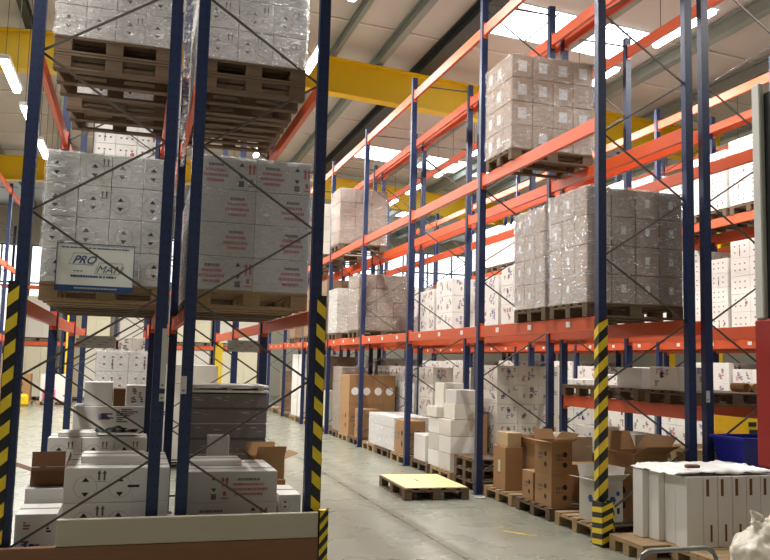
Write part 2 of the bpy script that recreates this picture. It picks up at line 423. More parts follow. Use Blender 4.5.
def guard_mesh(H, full, plain):
    """angle post guard painted in slanted black and yellow bands; corner at origin, flanges to -x (front) """
    b = MB(); w = full; t = .004; z = .0; n = 0; st = .11
    if plain:
        b.box(-w/2, w/2, -t, 0, .02, H, 'hyellow'); b.box(-w/2-t, -w/2, -t, .08, .02, H, 'hyellow'); return b.mesh('corner_guard')
    b.box(-w/2, w/2, -t, 0, .02, H, 'hblack'); b.box(-w/2-t, -w/2, -t, .08, .02, H, 'hblack')
    z = .05
    while z < H-.12:
        b.face([(-w/2, -t-E_, z), (w/2, -t-E_, z+w*.9), (w/2, -t-E_, min(H, z+w*.9+.1)), (-w/2, -t-E_, min(H, z+.1))], 'hyellow')
        b.face([(-w/2-t-E_, .08, z-.07), (-w/2-t-E_, -t, z), (-w/2-t-E_, -t, z+.1), (-w/2-t-E_, .08, z+.03)], 'hyellow')
        z += .2
    return b.mesh('corner_guard')

def rack(label, xf, xr, ys, levels, tops, guards=(), outer=-1, bt=.12, extra=(), plates=True, group=None, zoff=0, cat='pallet rack', bracemax=99):
    """pallet racking run: frames at ys between xf and xr; outer -1: outer node on xf side"""
    t = thing('pallet_rack', label, cat, (0, 0, 0), 0, group)
    pl = cached('plate', plate_mesh); ft = cached('foot', foot_mesh)
    xo, xi = (xf, xr) if outer < 0 else (xr, xf)
    for k, y in enumerate(ys):
        H = tops[min(k, len(tops)-1)]
        for x in (xf, xr):
            u = obj('upright', upright_mesh(H, 0), t, (x, y, 0)); obj('footplate', ft, u)
        if k >= bracemax: continue
        z = .27; side = 0; st = .643 if xf > 3 else .633
        while z+st < H-.1:
            a = (xo if side == 0 else xi, z); c = (xi if side == 0 else xo, z+st)
            sgn = 1 if c[0] > a[0] else -1
            b = MB(); b.bar((a[0]+sgn*.03, 0, a[1]), (c[0]-sgn*.03, 0, c[1]), .017, .012, 'galv')
            obj('diagonal_brace', b, t, (0, y+(.012 if side else -.012), 0)); z += st; side = 1-side
        for z in (.18, H-.12):
            b = MB(); b.bar((xf+.04, 0, z), (xr-.04, 0, z), .02, .018, 'galv'); obj('horizontal_brace', b, t, (0, y+.004, 0))
    for k in range(len(ys)-1):
        L = ys[k+1]-ys[k]
        for x, sg in ((xf, -1), (xr, 1)):
            for z in levels:
                be = obj('beam', beam_mesh(L, bt, 0), t, (x, ys[k], z))
                if plates and z == levels[0]:
                    for q in (.2, .5, .8):
                        obj('label_plate', pl, be, (-.0268 if (x == xf) else .0268, L*q, -bt*.45))
    for (k, z) in extra:
        for x in (xf, xr): obj('beam', beam_mesh(ys[k+1]-ys[k], bt, 0), t, (x, ys[k], z))
    for (x, y, H, w, flip, plain) in guards:
        o = obj('corner_guard', guard_mesh(H, w, plain), t, (x, y-.045, 0))
        o['label'] = 'plain yellow guard' if plain else 'black and yellow striped guard'
        if flip: o.scale = (-1, 1, 1)
    return t

YR = [7.31+3.02*k for k in range(8)]
YL = [6.78, 9.6, 12.42, 15.24]
RLV = [2.23, 4.30, 6.45]
RACK_R = rack('long orange and navy rack along the right of the aisle, striped first post', 4.485, 5.54, YR, RLV, [6.95, 6.9, 6.7, 6.6],
     [(4.487, 7.31, 2.2, .1, False, False)], -1, .15)
RACK_S = rack('orange and navy rack standing back to back behind the right aisle rack', 5.75, 6.79, YR, RLV, [6.95, 6.6, 6.6, 6.5],
     [], 1, .15, extra=[(0, 1.33)])
YR3 = YR[1:]
rack('rack of white cartons beyond the second aisle, bright labels on its beam', 9.44, 10.5, YR3, RLV, [6.7], [], -1, .15, bracemax=3)
rack('rear orange and navy rack at the far right, behind the white-carton rack', 10.7, 11.77, YR3[:5], RLV, [6.7], [], 1, .15, plates=False, bracemax=2)
RACK_A = rack('near left rack with the white sign board, orange beams and navy posts', -.84, .2, YL, [2.13, 4.12], [6.9],
     [(-.885, 6.78, 2.25, .075, False, False),], -1, .12)
RACK_B = rack('near left rack beside the aisle holding red-printed cartons', .42, 1.44, YL, [2.13, 4.12], [6.9],
     [(1.485, 6.78, 2.25, .075, True, False), (1.48, 15.24, 2.0, .13, True, True)], 1, .12)
YC = [19.6+3*k for k in range(4)]
rack('distant rack across the left aisle behind the leftmost striped post', -4.7, -3.62, YC, RLV, [6.6], [(-3.6, 19.6, 2.1, .1, True, False)], 1, .15, plates=False)

# base protector of the right front post
for par, x, y, z0, z1, w in ((RACK_A, .232, 6.735, 1.46, 1.93, .02), (RACK_A, .232, 6.735, 1.36, 1.42, .02), (RACK_B, .395, 6.735, 1.42, 1.56, .022), (RACK_S, 5.72, 7.265, 1.38, 1.50, .022)):
    b = MB(); b.box(x-w, x+w, y-.002, y, z0, z1, 'greywhite'); b.box(x-w*.5, x+w*.5, y-.0028, y-.002, z0+.02, z0+.032, 'ink'); o = obj('post_label', b, par); o['label'] = 'pale upright sticker'
b = MB(); b.extrude([(-.10,-.10),(.02,-.10),(.06,-.06),(.06,.08),(.045,.08),(.045,-.05),(.01,-.085),(-.085,-.085),(-.085,.08),(-.10,.08)], .0, .42, 'hblack')
z = .0
for k in range(4):
    z = .03+.1*k
    b.face([(-.10, -.101, z), (.02, -.101, z+.05), (.02, -.101, z+.1), (-.10, -.101, z+.05)], 'hyellow')
    b.face([(.0205, -.1005, z+.03), (.0605, -.0605, z), (.0605, -.0605, z+.05), (.0205, -.1005, z+.08)], 'hyellow')
    b.face([(-.101, .08, z-.02), (-.101, -.10, z+.0), (-.101, -.10, z+.05), (-.101, .08, z+.03)], 'hyellow')
o = obj('post_protector', b, RACK_R, (4.47, 7.2, 0)); o['label'] = 'black and yellow striped steel foot protector'

# ------------------------------------------------------------------ setting
b = MB(); b.box(-16, 26, -4, 40, -.2, 0, 'floor'); struct('floor', b)
RX, RZ, RS = 3.0, 9.0, .065
rz_ = lambda x: RZ-RS*abs(x-RX)
b = MB()
for x0, x1 in ((-16, RX), (RX, 26)):
    P = [(x0, -4, rz_(x0)), (x1, -4, rz_(x1)), (x1, 40, rz_(x1)), (x0, 40, rz_(x0))]
    b.face(P, 'roof'); b.face([(x, y, z+.2) for x, y, z in reversed(P)], 'roof')
    for i in range(4):
        p, q = P[i], P[(i+1) % 4]; b.face([p, q, (q[0], q[1], q[2]+.2), (p[0], p[1], p[2]+.2)], 'roof')
struct('ceiling', b)
for k, y in enumerate([3.2+2.2*i for i in range(16)]):
    b = MB()
    for x0, x1 in ((-15.9, RX), (RX, 25.9)):
        b.bar((x0, 0, rz_(x0)-.02), (x1, 0, rz_(x1)-.02), .05, .03, 'batten', up=(0, 0, 1))
    struct('trim_%d' % (k+1), b, (0, y, 0))
n = 20
for x, wd, hd, key in [(4.05, .10, .22, 'rib'), (5.1, .16, .26, 'rib'), (6.2, .34, .30, 'darkrib'), (8.4, .16, .26, 'rib'), (10.6, .2, .3, 'rib'), (12.6, .3, .3, 'rib'), (14.9, .16, .26, 'rib'), (17, .16, .26, 'rib'),
                       (1.9, .12, .22, 'rib'), (-.3, .12, .22, 'rib'), (-2.4, .14, .26, 'darkrib'), (-4.6, .14, .26, 'rib'), (-6.8, .2, .26, 'darkrib'), (-9, .14, .26, 'rib')]:
    b = MB(); z = rz_(x)-.04; b.box(x-wd/2, x+wd/2, -3.8, 39.8, z-.03, z, key); b.box(x-wd/2, x+wd/2, -3.8, 39.8, z-hd, z-hd+.03, key); b.box(x-wd*.12, x+wd*.12, -3.8, 39.8, z-hd+.03, z-.03, key)
    struct('ceiling_beam_%d' % n, b); n += 1
# yellow girders: I-section following the roof pitch
for k, (y, xs) in enumerate(((17.8, (-2.3, 3.9)), (29.0, (-2, 4)))):
    b = MB()
    for (x0, x1) in ((-15.8, RX), (RX, 14.5 if k == 0 else 25.8)):
        def pz(x, dz): return (x, rz_(x)-.40+dz)
        for dz0, dz1, hw in ((-.82, -.79, .15), (-.03, 0, .15), (-.79, -.03, .012)):
            P = []
            for yy in (-hw, hw):
                P += [(x0, yy, rz_(x0)-.36+dz0), (x1, yy, rz_(x1)-.36+dz0), (x1, yy, rz_(x1)-.36+dz1), (x0, yy, rz_(x0)-.36+dz1)]
            for q in ((0,1,2,3),(7,6,5,4),(0,4,5,1),(3,2,6,7),(0,3,7,4),(1,5,6,2)): b.face([P[i] for i in q], 'yellow')
    struct('ceiling_beam_%d' % (k+1), b, (0, y, 0))
for k, (x, y) in enumerate(((-2.15, 31.5), (-11, 17.8), (14.2, 17.8), (-8.0, 29), (21.0, 29))):
    b = MB(); b.box(-.15, .15, -.15, -.12, 0, 7.7, 'yellow'); b.box(-.15, .15, .12, .15, 0, 7.7, 'yellow'); b.box(-.012, .012, -.12, .12, 0, 7.7, 'yellow')
    struct('pillar_%d' % (k+1), b, (x, y, 0))
b = MB(); b.box(-16, 26, 40, 40.2, 0, 9.2, 'wall'); struct('wall_back', b)
b = MB(); b.box(-16, 26, -4.2, -4, 0, 8.8, 'wall'); struct('wall_front', b)
b = MB(); b.box(26, 26.2, -4, 40, 0, 8, 'wall'); struct('wall_right', b)
b = MB(); b.box(-16.2, -16, -4, 40, 0, 8, 'wall'); struct('wall_left', b)
def window(i, x0, x1, z0, z1):
    b = MB(); y = 39.97
    b.face([(x0, y, z0), (x1, y, z0), (x1, y, z1), (x0, y, z1)], 'window')
    nn = max(1, int((x1-x0)/1.2))
    for k in range(nn+1):
        x = x0+(x1-x0)*k/nn; b.box(x-.04, x+.04, y-.06, y-.01, z0, z1, 'rib')
    for z in (z0, (z0+z1)/2, z1): b.box(x0, x1, y-.05, y-.01, z-.04, z+.04, 'rib')
    struct('window_%d' % i, b)
window(1, -12, -3.4, 3.2, 6.6); window(2, 0, 6, 5.2, 7.4); window(3, 9, 17, 5.4, 7.4)
# skylights (translucent daylight strips in the roof)
SK = [(6.6, 9.8, 14.0, 15.5), (6.4, 8.4, 25.2, 26.8), (9.0, 12.2, 25.2, 26.8), (-3.6, -.6, 14, 15.5), (-.5, 2.4, 8.6, 10.2), (8.8, 12, 7.0, 8.6), (8.2, 11.6, 34, 35.6), (3.6, 5.6, 33.4, 34.8), (-2.4, .2, 19.6, 21)]
for i, (x0, x1, y0, y1) in enumerate(SK):
    b = MB(); dz = -.035
    b.face([(x0, y0, rz_(x0)+dz), (x0, y1, rz_(x0)+dz), (x1, y1, rz_(x1)+dz), (x1, y0, rz_(x1)+dz)], 'sky')
    b.face([(x0, y0, rz_(x0)+dz+.01), (x1, y0, rz_(x1)+dz+.01), (x1, y1, rz_(x1)+dz+.01), (x0, y1, rz_(x0)+dz+.01)], 'lamphousing')
    m_ = 3
    for k in range(m_+1):
        x = x0+(x1-x0)*k/m_; b.box(x-.015, x+.015, y0, y1, rz_(x)-.07, rz_(x)-.038, 'rib')
    struct('window_%d' % (10+i), b)

# ------------------------------------------------------------------ hanging strip lamps + their light
def lamp(label, x, y, L=1.5, z=7.0, power=90, group=None):
    t = thing('strip_lamp', label, 'ceiling lamp', (x, y, z), 0, group)
    b = MB(); b.cbox(-.09, .09, 0, L, .03, .10, .01, 'lamphousing'); obj('housing', b, t)
    b = MB(); b.cbox(-.06, .06, .04, L-.04, -.03, .03, .02, 'tube'); obj('light_tube', b, t)
    for q in (.2, L-.2):
        b = MB(); b.cyl((0, q, .1), .006, rz_(x)-z-.14, 'galv', n=6); obj('hanging_wire', b, t)
    ld = bpy.data.lights.new('strip_light', 'AREA'); ld.shape = 'RECTANGLE'; ld.size = .14; ld.size_y = L-.1; ld.energy = power; ld.color = (1, .965, .9)
    lo = bpy.data.objects.new('strip_light', ld); C.objects.link(lo); lo.location = (x, y+L/2, z-.04)
i = 0
ords = ['nearest', 'second', 'third', 'fourth', 'fifth', 'sixth', 'seventh', 'eighth', 'ninth', 'tenth']
for k in range(9):
    y = 7.0+k*2.6+.0
    lamp('%s glowing strip lamp in the row over the second aisle' % ords[k], 8.1, 4.75+k*2.62 if k else 4.6, 1.55, 7.1, 150, 'strip lamps over the second aisle')
for k in range(7):
    lamp('%s glowing strip lamp in the row over the third aisle' % ords[k], 13.3, 9.5+k*3.0, 1.6, 7.0, 90, 'strip lamps over the third aisle')
for k, y in enumerate((5.2, 8.2, 14.1, 16.7, 19.3, 21.9, 24.5, 27.1)):
    lamp('%s glowing strip lamp in the row above the left aisle' % ords[k], -2.25, y, 1.7, 6.4, 220, 'strip lamps over the left aisle')
for k, y in enumerate((6.9, 10.4, 13.9, 17.4, 20.9, 24.4, 27.9)):
    lamp('%s glowing strip lamp over the aisle between the near racks' % ords[k], 2.95, y, 1.6, 7.3, 185, 'strip lamps over the middle aisle')

# ------------------------------------------------------------------ loads on the left racks
# left rack, first level
load('white carton load with black triangle marks behind the white sign board', -.74, .26, 6.97, 7.77, 2.13, 3.34, (4, 2, 4), 'white', 'hazard', 'film', seed=3, pdetail=True, pkey='wood',
     plabel='film-covered pallet under the white cartons with the sign board')
load('white marked carton load directly behind the sign board load', -.74, .26, 7.9, 8.7, 2.13, 3.3, (4, 2, 4), 'white', 'hazard', 'film', seed=4, plabel='pallet under the load directly behind the sign board load')
load('white marked carton load third back from the sign board', -.74, .26, 8.8, 9.5, 2.13, 3.25, (4, 2, 4), 'white', 'hazard', None, seed=5, merged=True, plabel='pallet under the load third back from the sign board')
# left rack, second level
load('grey wrapped load above the sign board load, cut by the photo top', -.78, .2, 7.3, 8.1, 4.267, 5.55, (4, 2, 4), 'greywhite', 'hazard', 'filmheavy', seed=6, pdetail=True,
     plabel='dark pallet directly under the grey wrapped load above the sign board')
pallet('lower pallet of the two under the grey load above the sign', -.78, .2, 7.3, 8.1, 4.12, 'wooddark', None, True)
load('white marked carton load behind the top left grey wrapped load', -.76, .22, 8.5, 9.3, 4.12, 5.3, (4, 2, 4), 'white', 'hazard', 'film', seed=7, pdetail=True,
     plabel='pallet of the white load behind the top left grey load')
load('printed white load seen small above the white marked cartons at left', -.72, .2, 12.6, 13.4, 4.12, 5.4, (3, 2, 4), 'white', 'dots', None, seed=8, merged=True, plabel='pallet of the small printed load above the left cartons')
# aisle-side rack, first level
load('white carton load with red printing facing the camera beside the aisle', .45, 1.41, 6.97, 7.77, 2.13, 3.42, (2, 2, 4), 'greywhite', 'redtext', 'film', seed=9, pdetail=True, pkey='wood',
     plabel='front pallet under the red-printed white cartons')
load('white carton load with red printing, second back beside the aisle', .45, 1.41, 7.85, 8.65, 2.13, 3.35, (2, 2, 4), 'white', 'redtext', 'film', seed=10, pdetail=True, plabel='second pallet back under the red-printed cartons')
load('white carton load with red printing, third back beside the aisle', .45, 1.41, 8.72, 9.5, 2.13, 3.35, (2, 2, 4), 'white', 'redtext', None, seed=11, merged=True, plabel='third pallet back under the red-printed cartons')
# aisle-side rack, second level
pallet('lower pallet of the two under the top wrapped load beside the aisle', .45, 1.41, 7.4, 8.2, 4.12, 'wooddark', None, True)
load('dark film-wrapped load at the top, above the red-printed cartons', .45, 1.41, 7.4, 8.2, 4.267, 5.6, (3, 2, 4), 'greywhite', 'hazard', 'filmheavy', seed=12, pdetail=True,
     plabel='dark pallet under the top wrapped load beside the aisle')
load('second wrapped load back at the top beside the aisle', .45, 1.41, 8.27, 8.86, 4.12, 5.5, (3, 2, 4), 'greywhite', 'hazard', None, seed=13, merged=True, pdetail=True, plabel='second pallet back at the top beside the aisle')
load('third wrapped load back at the top beside the aisle', .45, 1.41, 8.92, 9.52, 4.12, 5.5, (3, 2, 4), 'greywhite', 'hazard', None, seed=13, merged=True, pdetail=True, plabel='third pallet back at the top beside the aisle')

# sign board with its lettering
def text_mesh(body, size, shear=0, bold=0):
    cu = bpy.data.curves.new('lettering', 'FONT'); cu.body = body; cu.size = size; cu.shear = shear; cu.offset = bold; cu.extrude = .0006; cu.align_x = 'CENTER'; cu.resolution_u = 3; cu.fill_mode = 'BOTH'
    o = bpy.data.objects.new('tmp', cu); C.objects.link(o); bpy.context.view_layer.update()
    me = bpy.data.meshes.new_from_object(o); bpy.data.objects.remove(o); return me
sg = thing('sign_board', 'white framed sign with slanted blue lettering and a blue bottom band', 'sign', (-.325, 6.925, 2.205))
b = MB(); b.box(-.295, .295, -.004, .004, 0, .385, 'label'); obj('panel', b, sg)
b = MB()
for q in ((-.295, .295, .379, .385), (-.295, .295, 0, .006), (-.295, -.289, 0, .385), (.289, .295, 0, .385)): b.box(q[0], q[1], -.008, -.004, q[2], q[3], 'signblue')
o = obj('frame', b, sg); o['label'] = 'thin blue frame'
b = MB(); b.box(-.289, .289, -.0065, -.0045, .006, .05, 'signblue'); o = obj('band', b, sg); o['label'] = 'blue bottom band'
for body, x, z, s, sh in (('PRO', -.09, .225, .088, .45), ('MAN', .10, .155, .088, .45)):
    me = text_mesh(body, s, sh, .0012 if body == 'PRO' else -.0008); me.materials.clear(); me.materials.append(M['signblue'])
    obj('lettering', me, sg, (x, -.0052, z), rot=(R(90), 0, 0))
rnd = random.Random(2)
for z, x0, x1, h in ((.345, -.26, .25, .010), (.115, -.18, .16, .016), (.16, -.16, -.09, .008)):
    x = x0; b = MB()
    while x < x1:
        q = rnd.uniform(.008, .022); b.box(x, min(x+q, x1), -.0055, -.0045, z, z+h, 'signblue'); x += q+rnd.choice((.003, .003, .009))
    obj('small_print', b, sg)
b = MB(); x = -.15
while x < .16:
    q = rnd.uniform(.01, .02); b.box(x, x+q, -.0075, -.0066, .022, .034, 'greywhite'); x += q+.005
obj('band_print', b, sg)
b = MB()
for x0, z0, w in ((-.2, .215, .215), (-.005, .145, .215)):
    for u in (0, .003): pass
    b.box(x0+.035, x0+w, -.0054, -.0046, z0+.09, z0+.0925, 'ink'); b.box(x0, x0+w-.035, -.0054, -.0046, z0, z0+.0025, 'ink')
    b.bar((x0, -.005, z0), (x0+.035, -.005, z0+.09), .0025, .0008, 'ink'); b.bar((x0+w-.035, -.005, z0), (x0+w, -.005, z0+.09), .0025, .0008, 'ink')
obj('letter_outline', b, sg)

# load plates hung on the second frame of the left racks
for lab, x0, x1, y in (('grey load notice plate hung across the left rack behind the sign', -.57, -.19, 9.535), ('grey load notice plate hung in the rack beside the aisle', 1.02, 1.385, 9.535)):
    t = thing('notice_plate', lab, 'notice plate', ((x0+x1)/2, y, 1.79)); w = (x1-x0)/2
    b = MB(); b.box(-w, w, -.004, .004, 0, .13, 'lightgrey'); obj('plate', b, t)
    b = MB()
    for k in range(6): b.box(-w+.03+.055*k, -w+.07+.055*k, -.0056, -.0045, .03+.03*(k % 3), .037+.03*(k % 3), 'ink')
    obj('small_print', b, t)
    b = MB(); b.box(w+.003, w+.03, -.01, .01, -.01, .09, 'darkred') ; obj('clip', b, t)

# ------------------------------------------------------------------ left floor-level goods
for x0, x1, y0, y1, lab in ((-.46, .16, 6.9, 7.7, 'marked white cartons'), ):
    for k in range(2):
        pallet('%s floor pallet under the %s at front left' % (('lower', 'upper')[k], lab), -.475, .33, y0, y1+.3, .1445*k, 'wood')
for k in range(2):
    for j in range(3):
        carton('large white carton with hazard diamonds, %s tier, %s row behind the front board' % (('lower', 'upper')[k], ('front', 'second', 'third')[j]),
               -.46, .33, 6.93+.37*j, 7.29+.37*j, .289+.272*k, .559+.272*k, 'white', 'bighazard' if j == 0 else None, 'marked white cartons at front left', variant=k)
carton('thin white carton lying on the large cartons at front left', -.36, .14, 7.2, 7.6, .833, .89, 'white', None)
pallet('small floor pallet at the far left bottom under the plain carton', -.8, -.50, 6.9, 7.9, 0, 'wood')
carton('plain white carton low at the left corner behind the striped post', -.79, -.49, 6.92, 7.4, .1445, .49, 'white', 'print')
carton('grey-white carton behind the corner carton, open brown box above', -.79, -.49, 7.46, 7.95, .1445, .60, 'greywhite', None)
def open_box(label, x, y, z, w, d, h, key='card', rz=0, flaps=(-50, -60, -40, -55), style=None, inner='carddark'):
    t = thing('open_carton', label, 'open box', (x, y, z), rz)
    b = MB(); th = .005
    b.box(-w/2, w/2, -d/2, d/2, 0, th, key); b.box(-w/2, w/2, -d/2, -d/2+th, th, h, key); b.box(-w/2, w/2, d/2-th, d/2, th, h, key)
    b.box(-w/2, -w/2+th, -d/2+th, d/2-th, th, h, key); b.box(w/2-th, w/2, -d/2+th, d/2-th, th, h, key)
    rnd = random.Random(5)
    if style:
        for s in 'fl': marks(b, fm(s, w, d), (w if s == 'f' else d)/2, h, style, rnd)
    obj('body', b, t)
    fl = min(w, d)/2
    for k, (ax, n, half, off) in enumerate((('f', (0, -1), w/2, d/2), ('b', (0, 1), w/2, d/2), ('l', (-1, 0), d/2, w/2), ('r', (1, 0), d/2, w/2))):
        a = R(flaps[k]); b = MB()
        b.box(-half+.004, half-.004, 0, fl, -.002, .002, key)
        o = obj('flap', b, t, (n[0]*(off), n[1]*(off), h+.002))
        rzf = {'f': math.pi, 'b': 0, 'l': math.pi/2, 'r': -math.pi/2}[ax]
        o.rotation_euler = (-a, 0, rzf)
    return t
open_box('open brown box with raised flaps at far left above plain cartons', -.64, 7.7, .61, .28, .26, .12, 'carddark', .1, (-15, -80, -20, -75))
# right of it: red printed cartons
pallet('floor pallet under the red-printed cartons behind the front board', .42, 1.22, 6.9, 7.7, .0, 'wood')
pallet('raised pallet directly under the low red-printed cartons', .42, 1.22, 6.9, 7.7, .1445, 'wood')
for k in range(2):
    for j in range(2):
        carton('white carton with red printing, %s tier, %s row behind the front board' % (('lower', 'upper')[k], ('front', 'rear')[j]),
               .46, 1.2, 6.93+.4*j, 7.32+.4*j, .29+.25*k, .539+.25*k, 'greywhite', 'redtext' if j == 0 else None, 'low red-printed cartons', variant=k)
carton('crumpled white carton lid lying on the low red-printed cartons', .52, .95, 7.3, 7.65, .79, .835, 'white', None)
carton('small grey carton standing upright on the low red-printed cartons', .70, .89, 7.78, 7.95, .79, 1.0, 'greywhite', None)
b = MB(); b.cbox(.66, .93, 7.735, 8.02, 0, .788, .004, 'greywhite'); tag(obj('carton', b), 'tall grey-white carton supporting the small upright grey carton', 'box')
for k in range(2):
    carton('small white carton beside the aisle post, %s of the pair' % ('lower', 'upper')[k], 1.225, 1.41, 6.95, 7.5, .29+.15*k, .439+.15*k, 'white', 'hazard', 'small cartons beside the aisle post', variant=k)
b = MB(); b.cbox(1.225, 1.41, 6.95, 7.5, 0, .288, .004, 'carddark'); tag(obj('carton', b), 'brown carton under the small white pair beside the aisle post', 'box')
b = MB(); b.cbox(1.1, 1.42, 7.75, 8.15, 0, .60, .004, 'card'); tag(obj('carton', b), 'tall brown carton under the open box beside the aisle post', 'box')
open_box('open brown box with dark inside beside the aisle post', 1.26, 7.94, .603, .28, .3, .18, 'card', .1, (-60, -60, -40, -20))
# dark grey stack with white sheets
t = thing('sheet_stack', 'tall dark grey wrapped stack with pale layer lines beside the aisle', 'wrapped stack', (.96, 8.9, .1445))
rnd = random.Random(4)
for k in range(8):
    b = MB(); b.cbox(-.39, .39, -.34, .34, 0, .142, .006, 'darkgrey')
    for q in range(9):
        x = rnd.uniform(-.36, .3); zz = rnd.uniform(.03, .11); b.face([(x, -.3412, zz), (x+rnd.uniform(.02, .08), -.3412, zz), (x+.05, -.3412, zz+.006), (x, -.3412, zz+.006)], 'greywhite')
    obj('layer', b, t, (0, 0, k*.152))
    if k < 7:
        b = MB(); b.box(-.38, .38, -.343, .343, .1425, .1515, 'greywhite' if k % 2 else 'ink'); obj('sheet', b, t, (0, 0, k*.152))
pallet('floor pallet under the tall dark grey stack', .56, 1.36, 8.5, 9.3, 0, 'wooddark')
for k in range(2):
    b = MB(); b.cbox(.56-.01*k, 1.36, 8.55, 9.25, 1.362+.05*k, 1.387+.05*k, .004, 'white'); tag(obj('cover_board', b), '%s white board lying on top of the dark grey stack' % ('lower', 'upper')[k], 'board')
    if k == 0:
        for x in (.6, .96, 1.28):
            b = MB(); b.cbox(x-.03, x+.03, 8.57, 9.23, 1.3875, 1.4115, .003, 'greywhite'); tag(obj('spacer_batten', b), '%s spacer batten between the two white boards on the dark grey stack' % {.6: 'left', .96: 'middle', 1.28: 'right'}[x], 'batten')
# second bay, rows behind on the left rack
pallet('floor pallet behind the front left cartons', -.72, .18, 8.1, 8.9, 0, 'wood')
nm = ('leftmost', 'middle', 'rightmost')
for k in range(3):
    for i in range(3):
        carton('white diamond-marked carton, %s in the %s tier under the black film' % (nm[i], ('bottom', 'middle', 'top')[k]), -.70+.29*i, -.413+.29*i, 8.15, 8.55, .1445+.27*k, .413+.27*k, 'white', 'hazard', 'cartons under the crumpled black film', variant=k*3+i)
carton('flat open white carton top on the second row of left cartons', -.62, -.28, 8.2, 8.5, .9555, .995, 'white', None)
b = bmesh.new(); bmesh.ops.create_grid(b, x_segments=16, y_segments=10, size=.5)
for v in b.verts:
    q = noise.noise(v.co*7); v.co = Vector((v.co.x*.36*(1+.2*q), v.co.y*.24*(1+.3*noise.noise(v.co*5+Vector((3, 1, 0)))), .012+.045*max(0, q)+.03*max(0, 1-(v.co.x**2+v.co.y**2)*6)))
me = bpy.data.meshes.new('black_film'); b.to_mesh(me); b.free(); me.materials.append(M['rubber'])
o = obj('black_film', me, None, (-.11, 8.36, .982)); s_ = o.modifiers.new('t', 'SOLIDIFY'); s_.thickness = .004
tag(o, 'crumpled black film lying on the diamond-marked white cartons', 'film')
pallet('floor pallet under the tall white stack in the left second bay', -.7, .2, 9.75, 10.55, 0, 'wood')
for k in range(4):
    carton('white carton, tier %s of the wide stack behind the black film' % ('one', 'two', 'three', 'four')[k], -.60, .18, 9.8, 10.4, .1445+.25*k, .393+.25*k, 'white', 'print', 'wide white cartons behind the black film', variant=k)
carton('plain white box standing on the wide stack behind the black film', -.50, -.20, 9.85, 10.2, 1.146, 1.41, 'white', None)
carton('small brown box between two white boxes on the left stack', -.19, -.06, 9.85, 10.2, 1.146, 1.34, 'carddark', None)
carton('white box beside the small brown box on the left stack', -.05, .17, 9.85, 10.2, 1.146, 1.38, 'white', 'print')
load('tall white printed load at the back of the left rack', -.45, .35, 11.3, 12.2, 0, 1.78, (2, 2, 6), 'white', 'dots', 'film', seed=14, plabel='floor pallet under the tall printed load at back left')
load('tall white load with wrapping in the left rack third bay', -.4, .35, 13.2, 14, 0, 2.0, (2, 2, 6), 'offwhite', 'print', None, seed=15, merged=True, plabel='floor pallet of the third bay left rack load')
load('white film-wrapped load low in the third bay beside the aisle', .5, 1.3, 13.3, 14.1, 0, 1.6, (2, 2, 5), 'offwhite', '', None, seed=16, merged=True, plabel='floor pallet low in the third bay beside the aisle')

# front end barrier
t = thing('rack_end_barrier', 'low brown timber barrier with a pale panel before the left racks', 'barrier', (.36, 6.58, 0))
b = MB(); b.cbox(-1.6, 1.13, .0, .05, 0, .31, .006, 'brownboard'); o = obj('timber_board', b, t); o['label'] = 'brown timber board'
b = MB(); b.cbox(-.83, 1.12, -.002, .04, .3105, .505, .006, 'panel'); o = obj('panel', b, t); o['label'] = 'pale grey-beige panel'
b = MB(); b.box(1.131, 1.20, -.012, .05, 0, .515, 'hblack'); b.box(1.131, 1.204, -.013, .051, .515, .52, 'hyellow')
for k in range(6):
    z = .0+.1*k
    b.face([(1.131, -.0135, z-.04 if k else 0), (1.166, -.0135, z), (1.166, -.0135, min(.515, z+.05)), (1.131, -.0135, z+.01)], 'hyellow')
    b.face([(1.166, -.0135, z), (1.2, -.0135, z+.045), (1.2, -.0135, min(.515, z+.09)), (1.166, -.0135, min(.515, z+.05))], 'hyellow')
o = obj('corner_guard', b, t); o['label'] = 'black and yellow chevron end guard'

# hanging film strips
def strip(label, x, y, z0, z1, w):
    b = bmesh.new(); n_ = 24; rows = []
    for j in range(n_+1):
        z = z0+(z1-z0)*j/n_; f = .35+.65*(j/n_); row = []
        for i in range(6):
            u = (i/5-.5)*w*f; row.append(b.verts.new((u+.02*noise.noise(Vector((0, 0, z*4))), .02*noise.noise(Vector((u*30, 0, z*6))), z)))
        rows.append(row)
    for j in range(n_):
        for i in range(5): b.faces.new((rows[j][i], rows[j][i+1], rows[j+1][i+1], rows[j+1][i]))
    me = bpy.data.meshes.new('film_strip'); b.to_mesh(me); b.free(); me.materials.append(M['bag'])
    return tag(obj('film_strip', me, None, (x, y, 0)), label, 'film')
strip('pale strip of torn film hanging between the two near left racks', .31, 7.0, 3.3, 5.1, .1)
strip('torn clear film hanging below the top pallets beside the aisle', 1.335, 9.7, 3.38, 4.12, .14)

# ------------------------------------------------------------------ right aisle rack: upper loads
load('brown wrapped carton load on the first beam beside the striped post', 4.42, 5.58, 7.46, 8.26, 2.23, 3.6, (4, 3, 4), 'cardb', 'brownlabel', 'filmheavy', seed=20, pdetail=True, plabel='pallet of the brown wrapped load beside the striped post')
load('brown wrapped load second back from the striped post, first beam', 4.42, 5.58, 8.36, 9.16, 2.23, 3.55, (4, 3, 4), 'cardb', 'brownlabel', 'filmheavy', seed=21, pdetail=True, plabel='pallet of the brown load second back from the striped post')
load('brown wrapped carton load high on the second beam', 4.42, 5.58, 9.27, 10.07, 4.30, 5.68, (4, 3, 4), 'cardb', 'ring', 'filmheavy', seed=22, pdetail=True, plabel='pallet of the brown load high on the second beam')
bayn = ['first', 'second', 'third', 'fourth', 'fifth', 'sixth', 'seventh', 'eighth']
sl = ['near', 'middle', 'far']
def slot(y0, k, s, d=.84): return y0+3.02*k+.12+s*.96
